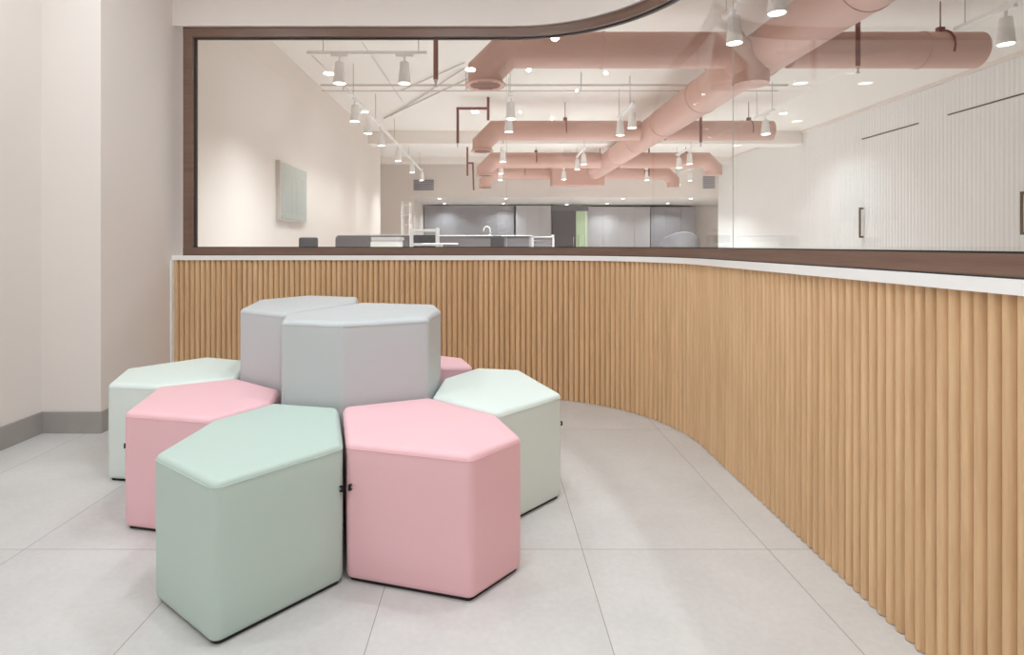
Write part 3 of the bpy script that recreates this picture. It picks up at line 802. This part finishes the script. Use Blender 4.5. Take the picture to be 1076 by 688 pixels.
# round white table behind the sill
t = thing('round_table', 'round white table top just visible right of the white chair', 'table', (-.54, 6.3, 0))
shade_auto(link_mesh('table_top', Lz([(0, .985), (.19, .985), (.205, .993), (.19, 1.0), (0, 1.0)], 40), M['white_plastic'], t))
link_mesh('table_leg', T([(0, 0, .02), (0, 0, .99)], .03, 14), M['white_metal'], t, smooth=True)
shade_auto(link_mesh('table_base', Lz([(0, .025), (.19, .015), (.2, 0), (0, 0)], 30), M['white_metal'], t))

# bar counter of the kitchen
t = thing('bar_counter', 'dark grey kitchen bar counter with a thin white top', 'counter', (-.3, 13.2, 0))
link_mesh('counter_body', B(-1.35, 1.22, 0, .5, 0, 1.18), M['grey_dark'], t)
link_mesh('worktop', B(-1.38, 1.30, -.03, .55, 1.18, 1.205, bev=.003), M['sill'], t)
link_mesh('end_panel', B(1.22, 1.27, -.01, .5, 0, 1.18), M['grey_panel'], t)
t = thing('tap', 'curved white kitchen tap standing on the bar counter', 'tap', (.02, 13.45, 1.205))
b = bmesh.new(); tube(b, [(0, 0, 0), (0, 0, .13)] + [(-.075 + .075 * math.cos(a), 0, .13 + .075 * math.sin(a)) for a in [PI * k / 10 for k in range(1, 11)]] + [(-.15, 0, .09)], .014, 10)
link_mesh('spout', b, M['white_plastic'], t, smooth=True)
link_mesh('tap_lever', T([(0, 0, .03), (.05, 0, .06)], .008, 8), M['white_plastic'], t)
shade_auto(link_mesh('tap_base', Lz([(0, .02), (.028, .02), (.03, 0), (0, 0)], 16), M['white_plastic'], t))
t = thing('appliance', 'black boxy appliance in front of the bar counter under the tap', 'appliance', (.18, 12.8, 0))
link_mesh('cabinet_body', B(-.15, .15, -.15, .15, 0, 1.16, bev=.01), M['black_mesh'], t); link_mesh('lid', B(-.10, .10, -.1, .1, 1.16, 1.185, bev=.008), M['tab'], t)
t = thing('shelf_unit', 'white framed unit with dark louvred shelves at the end of the bar counter', 'shelf unit', (1.18, 12.6, 0))
b = bmesh.new(); box(b, -.24, -.21, -.15, .15, 0, 1.16); box(b, .20, .24, -.15, .15, 0, 1.20); box(b, -.24, .24, -.15, .15, 1.14, 1.165)
link_mesh('shelf_frame', b, M['white_plastic'], t)
b = bmesh.new()
for k in range(12): box(b, -.21, .20, -.13, .13, .1 + k * .09, .16 + k * .09)
link_mesh('shelf', b, M['grey_dark'], t)

# wire rack against the left pier
t = thing('wire_rack', 'tall narrow white wire rack by the left office pier', 'rack', (-1.93, 13.3, 0))
for sx in (-1, 1):
    for sy in (-1, 1): link_mesh('upright', T([(sx * .09, sy * .12, 0), (sx * .09, sy * .12, H + 1.0)], .012, 8), M['white_metal'], t)
for k in range(8):
    b = bmesh.new(); zz = .25 + k * .235
    for j in range(5): tube(b, [(-.09, -.12 + j * .06, zz), (.09, -.12 + j * .06, zz + .02)], .007, 6)
    tube(b, [(-.09, -.12, zz), (-.09, .12, zz)], .007, 6); tube(b, [(.09, -.12, zz + .02), (.09, .12, zz + .02)], .007, 6)
    link_mesh('shelf', b, M['grey_metal'], t)

# lounge chair on the right
t = thing('lounge_chair', 'dark grey rounded high-backed lounge seat at the far right of the office', 'lounge seat', (4.15, 12.6, 0), PI)
b = bmesh.new(); n = 18; rings = []
for k in range(n + 1):
    a = PI * k / n; c_, s_ = math.cos(a), math.sin(a); zt = .80 + .46 * s_ ** 0.7
    rings.append([b.verts.new((c_ * r_, s_ * r_, z_)) for r_, z_ in ((.34, .12), (.46, .12), (.47, zt - .02), (.45, zt), (.36, zt), (.34, zt - .02))])
for p, q in zip(rings[:-1], rings[1:]):
    for k in range(6): b.faces.new((p[k], p[(k + 1) % 6], q[(k + 1) % 6], q[k]))
b.faces.new(rings[0]); b.faces.new(rings[-1][::-1])
shade_auto(link_mesh('backrest', b, M['lounge'], t))
link_mesh('seat', B(-.33, .33, -.32, .2, .25, .44, bev=.04), M['lounge'], t, smooth=True)
for sx in (-1, 1):
    for yy in (-.25, .15): link_mesh('leg', T([(sx * .28, yy, 0), (sx * .27, yy, .26)], .014, 8), M['tab'], t)

# kitchen back wall: cabinets, tall panels, dark door, green door
def cab(name, x0, x1, z0, z1, y0, y1, m, label, n=2, cat='cabinet', group=None):
    t = thing(name, label, cat, ((x0 + x1) / 2, y1, z0), 0, group); w_ = (x1 - x0) / 2
    link_mesh('carcass', B(-w_, w_, y0 - y1 + .02, 0, 0, z1 - z0), M[m], t)
    for k in range(n):
        a = -w_ + 2 * w_ * k / n + .004; e = -w_ + 2 * w_ * (k + 1) / n - .004
        link_mesh('cabinet_door', B(a, e, y0 - y1, y0 - y1 + .022, .01, z1 - z0 - .01, bev=.002), M[m], t)
    return t
KT = H + 1.27
cab('kitchen_cabinet', -2.1, .80, 0, KT, 18.4, 18.98, 'grey_panel', 'grey full-height kitchen cupboards behind the bar counter', 5)
cab('tall_cabinet', .86, 1.98, 0, KT - .02, 18.2, 18.98, 'grey_light', 'pale tall kitchen cabinet left of the dark door', 3)
cab('wall_panel', 3.18, 5.22, 0, KT - .04, 18.5, 18.98, 'grey_light', 'pale grey panelling right of the green door', 4, 'panelling')
cab('wall_panel', 5.24, 6.70, 0, KT - .04, 18.5, 18.98, 'grey_panel', 'darker grey panelling beside the pale far wall', 3, 'panelling')
d1 = struct('door_1', B(2.02, 2.78, 18.3, 18.36, 0, H + 1.08), M['door_dark'], label='dark grey kitchen door')
link_mesh('door_handle', T([(2.70, 18.28, H - .1), (2.70, 18.28, H + .25)], .012, 8), M['chrome'], d1)
struct('trim_3', B(2.0, 3.18, 18.28, 18.9, H + 1.08, KT), M['grey_dark'])
d4 = struct('door_4', B(2.79, 3.16, 18.32, 18.36, 0, H + 1.08), M['green_glass'], label='greenish glass door leaf')
b = bmesh.new(); tube(b, [(2.86, 18.31, H - .02), (2.86, 18.26, H - .02), (2.86, 18.26, H + .3), (2.86, 18.31, H + .3)], .012, 8)
link_mesh('door_handle', b, M['chrome'], d4); link_mesh('door_frame', B(3.08, 3.11, 18.30, 18.33, 0, H + 1.08), M['white_metal'], d4)
